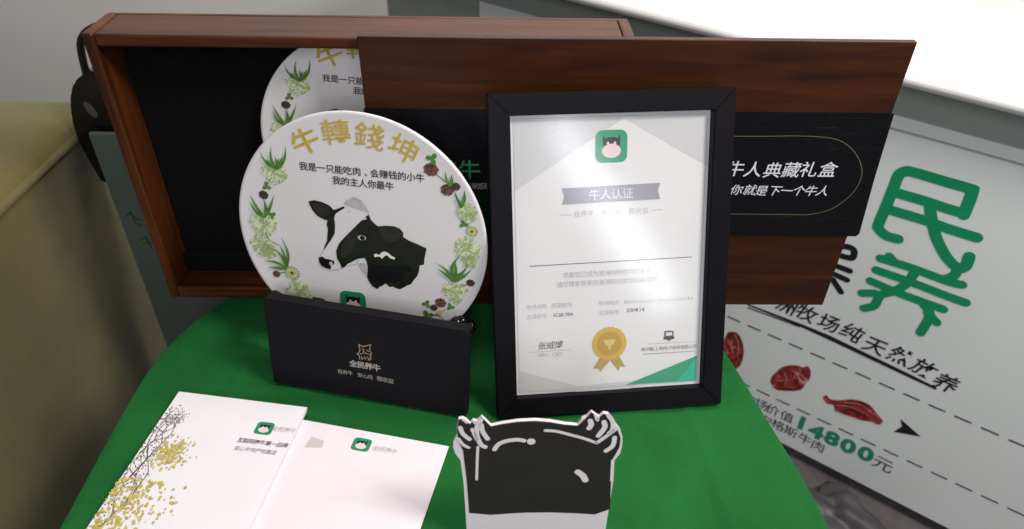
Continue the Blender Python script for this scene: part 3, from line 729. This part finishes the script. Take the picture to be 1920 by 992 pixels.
# black carved stand under the front plate
st = thing('plate_stand', 'black lacquered carved stand holding the front plate upright', 'stand', PL.matrix())
for s, kp in ((-1, (512, 558)), (1, (866, 606))):
    kx, kz = PL.uv(kp[0], kp[1], -0.006); bx = kx - s * 0.012
    tube('scroll', smooth_pts([(bx, 0.05, -0.160), (bx, 0.02, -0.152), (bx, -0.004, -0.152), (bx + s * 0.010, -0.012, -0.140), (bx + s * 0.012, -0.012, kz - 0.012), (kx, -0.006, kz)], 5), 0.0075, M_lacquer, st)
    for k in range(4 if s > 0 else 2):
        bm = bmesh.new(); bmesh.ops.create_icosphere(bm, subdivisions=2, radius=0.0075)
        ko = from_bm('carved_knob', bm, M_lacquer, st, True); ko.location = (kx + s * (0.005 * k - 0.006), -0.006 + 0.004 * (k % 2), kz - 0.003 * k + 0.003 * (k % 2))
tube('rail', [(-0.10, 0.016, -0.152), (0.10, 0.016, -0.152)], 0.008, M_lacquer, st)
tube('prop', [(0, 0.012, 0.02), (0, 0.075, -0.158)], 0.006, M_lacquer, st)
tube('prop_rail', [(-0.06, 0.014, 0.02), (0.06, 0.014, 0.02)], 0.005, M_lacquer, st)

# ------------------------------------------------------------------ dark flat carton in front of the plate
cu, cv = axes(-0.2029, 0.1573)
CB = Plane((-0.1599, 0.5622, 0.002), cu, cv)
carton = thing('flat_carton', 'slim charcoal carton with small bronze emblem and lettering, leaning before the plate', 'carton', CB.matrix())
W2, H2 = 0.2295 / 2, 0.1137
box('body', -W2, W2, 0.0, 0.0155, 0.0, H2 - 0.001, M_card, carton, 0.0016, 3)
box('lid_flap', -W2 + 0.002, W2 - 0.002, 0.0006, 0.0145, H2 - 0.0009, H2 + 0.0004, M_card, carton, 0.0004, 1)
z4 = lambda x, y: CB.uv(480 + x / 3.814, 540 + y / 3.814)
def cl_(name, s, p, q, size, bold): lettering(name, line_items(s, z4(*p), z4(*q), size), M_cardink, carton, -0.0004, bold)
cl_('brand_lettering', '全民养牛', (697, 540), (862, 570), 0.0105, 0.025)
cl_('slogan_lettering', '自养牛', (602, 596), (675, 608), 0.0072, 0.0)
cl_('slogan_lettering', '安心肉', (744, 622), (818, 636), 0.0072, 0.0)
cl_('slogan_lettering', '稳收益', (884, 648), (965, 664), 0.0072, 0.0)
es = []
for l in ([(735, 400), (745, 440), (735, 465), (722, 470), (740, 480), (742, 510)], [(735, 400), (760, 418), (795, 412), (822, 402), (812, 440), (826, 468), (818, 490), (822, 515)], [(760, 430), (775, 445), (765, 455)], [(790, 440), (808, 455)], [(745, 470), (780, 462), (815, 478)], [(755, 485), (760, 510), (780, 490), (785, 512)], [(795, 490), (812, 512), (800, 515)]):
    es += stroke([z4(*p) for p in l], 0.0011)
flat_layers('emblem', es, mat('bronze_emblem', srgb(160, 132, 104), 0.4, 0.5), carton, -0.0004)

# ------------------------------------------------------------------ framed certificate
fu, fv = axes(0.1142, 0.4053)
FR = Plane((0.1141, 0.5526, 0.0008), fu, fv)
FW, FH, FB = 0.2547 / 2, 0.3507, 0.0225
pf = thing('picture_frame', 'black framed certificate with gold rosette leaning back on the green cloth', 'picture frame', FR.matrix())
def side(pts):
    """mitred frame member with a stepped inner edge"""
    prism('frame_side', pts, 0.0, 0.016, M_frame, pf, 0.0012)
e_ = 0.00015
side([(-FW, 0), (FW, 0), (FW - FB, FB - e_), (-FW + FB, FB - e_)])
side([(-FW, FH), (FW, FH), (FW - FB, FH - FB + e_), (-FW + FB, FH - FB + e_)])
side([(-FW, 0 + e_), (-FW + FB - e_, FB), (-FW + FB - e_, FH - FB), (-FW, FH - e_)])
side([(FW, 0 + e_), (FW - FB + e_, FB), (FW - FB + e_, FH - FB), (FW, FH - e_)])
IX, I0, I1 = FW - FB, FB, FH - FB
box('backing', -IX - 0.004, IX + 0.004, 0.0165, 0.0185, I0 - 0.004, I1 + 0.004, M_lacquer, pf, 0.0)
PY = 0.0105
pap = box('certificate', -IX + 0.0003, IX - 0.0003, PY, PY + 0.0008, I0 + 0.0003, I1 - 0.0003, M_paper, pf, 0.0)
prism('easel_leg', [(-0.03, 0.06), (0.03, 0.06), (0.02, 0.24), (-0.02, 0.24)], 0.019, 0.022, M_lacquer, pf)
G5 = lambda x, y: FR.uv(900 + x / 2.834, 150 + y / 2.834, PY)
G6 = lambda x, y: FR.uv(900 + x / 2.834, 450 + y / 2.834, PY)
def inside(p): return (max(-IX + 0.0006, min(IX - 0.0006, p[0])), max(I0 + 0.0006, min(I1 - 0.0006, p[1])))
Y1 = PY - 0.0002; Y2 = PY - 0.0004; Y3 = PY - 0.0006
L_, R_, B_, T_ = -IX + 0.0045, IX - 0.0045, I0 + 0.0045, I1 - 0.0045
flat('grey_corner', [[(L_, T_), G5(745, 205), inside(G5(760, 207)), inside(G5(185, 592))]], M_pgrey, pap, Y1)
flat('grey_corner', [[inside(G5(775, 207)), (R_, T_), inside(G5(1222, 458))]], M_pgrey, pap, Y1)
flat('grey_corner', [[(L_, G6(200, 698)[1]), G6(520, 776), G6(900, 737), G6(770, 806), (L_, B_)]], M_pgrey, pap, Y1)
gr = [(R_, G6(1185, 612)[1]), (R_, B_), (G6(770, 806)[0], B_)]
flat('green_corner', [gr], mat('certificate_green', srgb(70, 158, 122), 0.65, 0.3), pap, Y2)
flat('light_green_facet', [[gr[0], gr[1], (G6(1040, 806)[0], B_), G6(1100, 685)]], M_green2, pap, Y3)  # lighter printed facet within the green corner
fr = [(-IX + 0.0035, I0 + 0.0035), (IX - 0.0035, I0 + 0.0035), (IX - 0.0035, I1 - 0.0035), (-IX + 0.0035, I1 - 0.0035)]
flat_layers('inset_line', [q for k in range(4) for q in stroke([fr[k], fr[(k + 1) % 4]], 0.0006)], M_ptext, pap, Y1)
e = G5(698, 352); emblem(pap, e[0], e[1], 0.0335, Y2, math.radians(0), 1.0, mat('certificate_emblem', srgb(48, 150, 110), 0.65, 0.3))
lettering('lettering', line_items('全民养牛', G5(625, 473), G5(760, 468), 0.0085), M_ppale, pap, Y1)
flat('pennant', [[G5(433, 576), G5(958, 546), G5(945, 586), G5(957, 632), G5(435, 662), G5(448, 617)]], M_pgrey2, pap, Y2)
lettering('pennant_lettering', line_items('牛人认证', G5(608, 610), G5(785, 602), 0.0125), M_ppale, pap, Y3, 0.005)
def cert(s, p, q, size, conv=G6, m=M_ptext, bold=0.0, shear=0.0):
    lettering('lettering', line_items(s, conv(*p), conv(*q), size), m, pap, Y1, bold, shear)
cert('自养牛、安心肉、稳收益', (515, 712), (878, 694), 0.0072, G5)
flat('dash', stroke([G5(425, 718), G5(487, 716)], 0.0007), M_ptext, pap, Y1); flat('dash', stroke([G5(910, 692), G5(970, 688)], 0.0007), M_ptext, pap, Y1)
flat('rule', stroke([G6(262, 140), G6(1125, 90)], 0.0009), M_ptext2, pap, Y1)
cert('恭喜您已成为澳洲纯种肉牛的主人,', (455, 188), (915, 162), 0.0074)
cert('请尽情享受来自澳洲阳光牧场的味道吧!', (422, 238), (945, 208), 0.0074)
cert('牧场名称', (262, 358), (342, 353), 0.0073); cert('西诺牧场', (392, 350), (475, 345), 0.0073)
cert('左耳标号', (262, 410), (342, 405), 0.0073); cert('EC6K7BA', (396, 400), (487, 394), 0.0082, G6, M_ptext2, 0.008)
cert('牧场地点', (645, 337), (725, 332), 0.0073); cert('8801uncaster-Mountalpine Rd', (770, 330), (1125, 308), 0.0072)
cert('右耳标号', (645, 388), (725, 383), 0.0073); cert('SGW434', (784, 374), (866, 369), 0.0082, G6, M_ptext2, 0.008)
cert('张威博', (332, 563), (418, 557), 0.0105, G6, M_ptext2, 0.006, 0.2)
flat('rule', stroke([G6(268, 597), G6(482, 583)], 0.0005), M_ptext, pap, Y1)
cert('创始人', (315, 612), (358, 609), 0.0066); cert('CEO', (392, 608), (425, 606), 0.0066)
cert('澳尔雅(上海)电子商务有限公司', (865, 582), (1140, 565), 0.0068, G6, M_ptext2)
flat('rule', stroke([G6(865, 607), G6(1140, 590)], 0.0011), M_ptext, pap, Y1)
flat('rule', stroke([G6(890, 553), G6(1140, 540)], 0.0005), M_ptext, pap, Y1)
sh = flat('shield', [[G6(978, 485), G6(1000, 480), G6(1028, 483), G6(1030, 520), G6(1004, 538), G6(978, 523)]], M_ptext2, pap, Y1)
flat('shield_panel', [[G6(988, 492), G6(1020, 490), G6(1020, 506), G6(988, 508)]], M_paper, sh, Y2); flat('shield_band', [[G6(975, 515), G6(1032, 511), G6(1032, 524), G6(975, 528)]], mat('shield_brown', srgb(96, 70, 72), 0.6), sh, Y3)
mc = G6(687, 550); mr_ = abs(G6(778, 550)[0] - mc[0])
flat('ribbon_tail', [[G6(640, 620), G6(690, 640), G6(640, 700), G6(628, 682), G6(600, 684)], [G6(738, 612), G6(690, 640), G6(735, 695), G6(745, 672), G6(772, 674)]], M_medal3, pap, Y1)
flat('rosette', [[(mc[0] + mr_ * (1.0 + 0.018 * math.sin(24 * t)) * math.cos(t), mc[1] + mr_ * (1.0 + 0.018 * math.sin(24 * t)) * math.sin(t)) for t in [2 * math.pi * i / 144 for i in range(144)]]], M_medal, pap, Y2)
flat('rosette_centre', [disc(mc, mr_ * 0.72, n=40)], M_medal2, pap, Y3)
flat('cup', [[G6(656, 530), G6(718, 527), G6(712, 548), G6(696, 562), G6(694, 580), G6(682, 581), G6(679, 563), G6(662, 551)]], mat('cup_print', srgb(216, 190, 128), 0.6), pap, PY - 0.0008)
# glass pane
gm = bpy.data.materials.new('window_glass'); gm.use_nodes = True
nt = gm.node_tree; nt.nodes.remove(nt.nodes['Principled BSDF'])
out = nt.nodes['Material Output']; tr = nt.nodes.new('ShaderNodeBsdfTransparent'); gl = nt.nodes.new('ShaderNodeBsdfGlossy'); mx = nt.nodes.new('ShaderNodeMixShader'); fz = nt.nodes.new('ShaderNodeLayerWeight'); pw = nt.nodes.new('ShaderNodeMath'); ad = nt.nodes.new('ShaderNodeMath')
gl.inputs['Roughness'].default_value = 0.14; pw.operation = 'POWER'; pw.inputs[1].default_value = 5; ad.operation = 'MULTIPLY_ADD'; ad.inputs[1].default_value = 0.9; ad.inputs[2].default_value = 0.07; tr.inputs[0].default_value = (0.985, 0.99, 0.985, 1)
nt.links.new(fz.outputs['Facing'], pw.inputs[0]); nt.links.new(pw.outputs[0], ad.inputs[0]); nt.links.new(ad.outputs[0], mx.inputs[0]); nt.links.new(tr.outputs[0], mx.inputs[1]); nt.links.new(gl.outputs[0], mx.inputs[2]); nt.links.new(mx.outputs[0], out.inputs[0])
from_py('glass', [(-IX, 0.006, I0), (IX, 0.006, I0), (IX, 0.006, I1), (-IX, 0.006, I1)], [[0, 1, 2, 3]], gm, pf)

# ------------------------------------------------------------------ brochures on the cloth
def brochure(name, label, P0, P1, th, m, pages, group, W=0.150):
    """lies flat: local x along the top edge, z up the page (towards the back of the table), y down"""
    a0, a1 = Vector(P0 + (0,)), Vector(P1 + (0,)); u = (a1 - a0).normalized(); v = Vector((-u.y, u.x, 0))
    pl = Plane(a0 + Vector((0, 0, 0.0015 + th)), u, v)
    t = thing(name, label, 'brochure', pl.matrix(), group)
    for k in range(pages):
        yy = th * k / pages; dx = random.uniform(-0.0008, 0.0008)
        bm = bmesh.new(); nx, nz = 12, 8; g = []
        for j in range(nz + 1):
            for i in range(nx + 1):
                x = W * i / nx; z = -0.21 * j / nz
                lift = 0.0 * max(0, (x / W - 0.8) / 0.2) ** 2 * (1 if k == 0 else 0.3) 
                g.append(bm.verts.new((x + dx, yy + lift + 0.00002, z + dx)))
        fcs = [bm.faces.new((g[j * (nx + 1) + i], g[(j + 1) * (nx + 1) + i], g[(j + 1) * (nx + 1) + i + 1], g[j * (nx + 1) + i + 1])) for j in range(nz) for i in range(nx)]
        r_ = bmesh.ops.extrude_face_region(bm, geom=fcs)
        for v_ in r_['geom']:
            if isinstance(v_, bmesh.types.BMVert): v_.co.y += th / pages * 0.86
        bmesh.ops.recalc_face_normals(bm, faces=bm.faces)
        from_bm('page', bm, m, t)
    return t, pl
b2, bp2 = brochure('brochure', 'blush brochure with green emblem, tucked half under the left brochure', (-0.2400, 0.5336), (-0.067, 0.4995), 0.0016, M_pageb, 2, 'brochures', 0.180)
b1, bp1 = brochure('brochure', 'white brochure with autumn trees printed down its left edge', (-0.372, 0.562), (-0.2215, 0.5425), 0.0055, M_glue, 4, 'brochures')
b1.location.z += 0.0016
bp1.P.z += 0.0016
yb = -0.0003
k1 = lambda x, y: bp1.uv(260 + x / 3.7875, 730 + y / 3.7875)
e = k1(893, 278); emblem(b1, e[0], e[1], 0.0165, yb, 0.0, 1.15)
lettering('brand_lettering', line_items('全民养牛', k1(968, 281), k1(1095, 295), 0.0105), M_greyp, b1, yb, 0.0, 0.2)
lettering('slogan_lettering', line_items('互联网养牛第一品牌', k1(722, 362), k1(1040, 400), 0.0074), M_ink, b1, yb, 0.006, 0.1)
lettering('slogan_lettering', line_items('安心牛肉产地直送', k1(700, 420), k1(960, 450), 0.0062), M_ptext2, b1, yb, 0.0, 0.1)
rt = random.Random(21); tw, leafd, leafy, pale = [], [], [], []
def twig(x, z, ang, L, w, dep):
    x2, z2 = x + L * math.cos(ang), z + L * math.sin(ang)
    if not (0.001 < x2 < 0.026 and -0.205 < z2 < -0.018): return
    tw.extend(stroke([(x, z), (x2, z2)], w, w * 0.7))
    for q in range(4):
        p = (x2 + rt.gauss(0, 0.0025), z2 + rt.gauss(0, 0.0025))
        if 0.001 < p[0] < 0.075 and -0.205 < p[1] < -0.015: leafd.append(disc(p, rt.uniform(0.0003, 0.0008), n=5))
    if dep < 5:
        for s in (-1, 1, 0)[:2 if dep > 1 else 3]: twig(x2, z2, ang + s * rt.uniform(0.3, 0.8), L * rt.uniform(0.68, 0.85), w * 0.68, dep + 1)
twig(0.008, -0.12, 1.35, 0.030, 0.0022, 0); twig(0.003, -0.085, 1.2, 0.018, 0.0014, 1); twig(0.022, -0.15, 1.5, 0.024, 0.002, 1); twig(0.010, -0.18, 1.3, 0.025, 0.002, 1)
for i in range(260):
    x = rt.gauss(0.034, 0.009); z = rt.gauss(-0.082, 0.009)
    if 0.002 < x < 0.08: leafy.append(disc((x, z), rt.uniform(0.0006, 0.0016), n=5))
for i in range(500):
    x = abs(rt.gauss(0.0, 0.030)) + 0.001; z = rt.uniform(-0.205, -0.115)
    if x < 0.09: leafy.append(disc((x, z), rt.uniform(0.0006, 0.0020), n=5))
for i in range(160):
    x = abs(rt.gauss(0, 0.009)) + 0.001; z = rt.uniform(-0.20, -0.028)
    if x < 0.06: leafd.append(disc((x, z), rt.uniform(0.0004, 0.0010), n=5))
tp = flat_layers('tree_picture', tw, M_tree, b1, yb); flat_layers('foliage', leafd, M_tree, tp, yb - 0.0002); flat_layers('yellow_foliage', leafy, M_treey, tp, yb - 0.0004)
k2 = lambda x, y: bp2.uv(560 + x / 5.647, 740 + y / 5.65)
e = k2(665, 530); emblem(b2, e[0], e[1], 0.0165, yb, 0.0, 1.2)
lettering('brand_lettering', line_items('全民养牛', k2(820, 568), k2(1010, 605), 0.0105), M_greyp, b2, yb, 0.0, 0.2)
flat('grey_shape', [[k2(140, 445), k2(270, 492), k2(250, 560), k2(60, 560), k2(95, 500)]], mat('grey_shape', srgb(196, 184, 184), 0.5), b2, yb)

# ------------------------------------------------------------------ cow cut-out at the front
qu, qv = axes(0.03, 0.12)
CT = Plane((0.030, 0.395, 0.001), qu, qv)
ct = thing('cow_cutout', 'black and white cartoon cow cutout of card at the front edge of table', 'cutout', CT.matrix())
zc = lambda x, y: CT.uv(840 + x / 4.275, 760 + y / 4.275)
top = [(125, 620), (100, 440), (60, 390), (42, 340), (42, 300), (60, 262), (76, 250), (70, 190), (85, 110), (120, 105), (150, 122), (175, 150), (200, 122), (230, 130), (270, 92), (305, 125), (345, 165), (440, 145), (560, 127), (700, 120), (820, 130), (930, 150), (1040, 160), (1075, 108), (1110, 92), (1150, 52), (1180, 75), (1210, 95), (1245, 65), (1285, 70), (1322, 110), (1352, 165), (1380, 200), (1400, 260), (1395, 330), (1378, 390), (1335, 440), (1322, 620)]
poly = [zc(*p) for p in top]
poly = poly + [(poly[-1][0] - 0.002, 0.0), (poly[0][0] + 0.002, 0.0)]
prism('card', poly, 0.0, 0.003, M_cutw, ct)
dk = [(150, 600), (130, 440), (120, 360), (85, 290), (72, 192), (86, 112), (119, 107), (150, 124), (175, 152), (200, 124), (230, 132), (270, 94), (304, 127), (344, 167), (440, 148), (560, 131), (700, 125), (820, 135), (930, 154), (1042, 162), (1085, 120), (1113, 95), (1150, 54), (1180, 77), (1210, 97), (1245, 68), (1275, 72), (1308, 118), (1338, 175), (1360, 200), (1383, 260), (1376, 330), (1338, 400), (1313, 440), (1298, 830), (1180, 872), (1000, 862), (820, 856), (620, 858), (480, 866), (340, 876), (170, 860)]
black = flat('black_area', [[zc(*p) for p in dk]], M_cut, ct, -0.0003)
lines = [([(98, 175), (120, 225), (172, 268)], .0040), ([(85, 265), (120, 310), (165, 335)], .0030), ([(195, 190), (215, 235), (232, 270)], .0034), ([(262, 115), (235, 165), (232, 240), (265, 310), (298, 330)], .0044), ([(268, 155), (280, 210), (318, 265)], .0042),
         ([(120, 110), (150, 135)], .0024), ([(205, 128), (225, 150)], .0020), ([(372, 350), (410, 305), (480, 280), (560, 272), (610, 280)], .0042), ([(665, 286), (668, 287)], .0072), ([(780, 198), (870, 205), (990, 235), (1100, 265), (1190, 298)], .0030), ([(1190, 298), (1260, 250), (1355, 180)], .0034),
         ([(1140, 120), (1148, 150), (1130, 180)], .0046), ([(1250, 130), (1255, 175), (1205, 240)], .0046), ([(1285, 75), (1320, 130), (1318, 190), (1290, 220)], .0040), ([(1180, 75), (1192, 110)], .0024), ([(1205, 90), (1200, 120)], .002), ([(1335, 255), (1320, 320), (1265, 362)], .0042), ([(240, 330), (235, 420), (230, 590)], .0024), ([(1040, 530), (1080, 560), (1100, 595)], .006), ([(1320, 440), (1312, 600)], .003)]
for l, w in lines:
    flat_layers('white_line', round_stroke(smooth_pts([zc(*p) for p in l], 5), w), M_cutw, black, -0.0006)
prism('foot', [(-0.03, 0.0), (0.03, 0.0), (0.03, 0.05), (-0.03, 0.05)], 0.0032, 0.0055, M_cutw, ct)
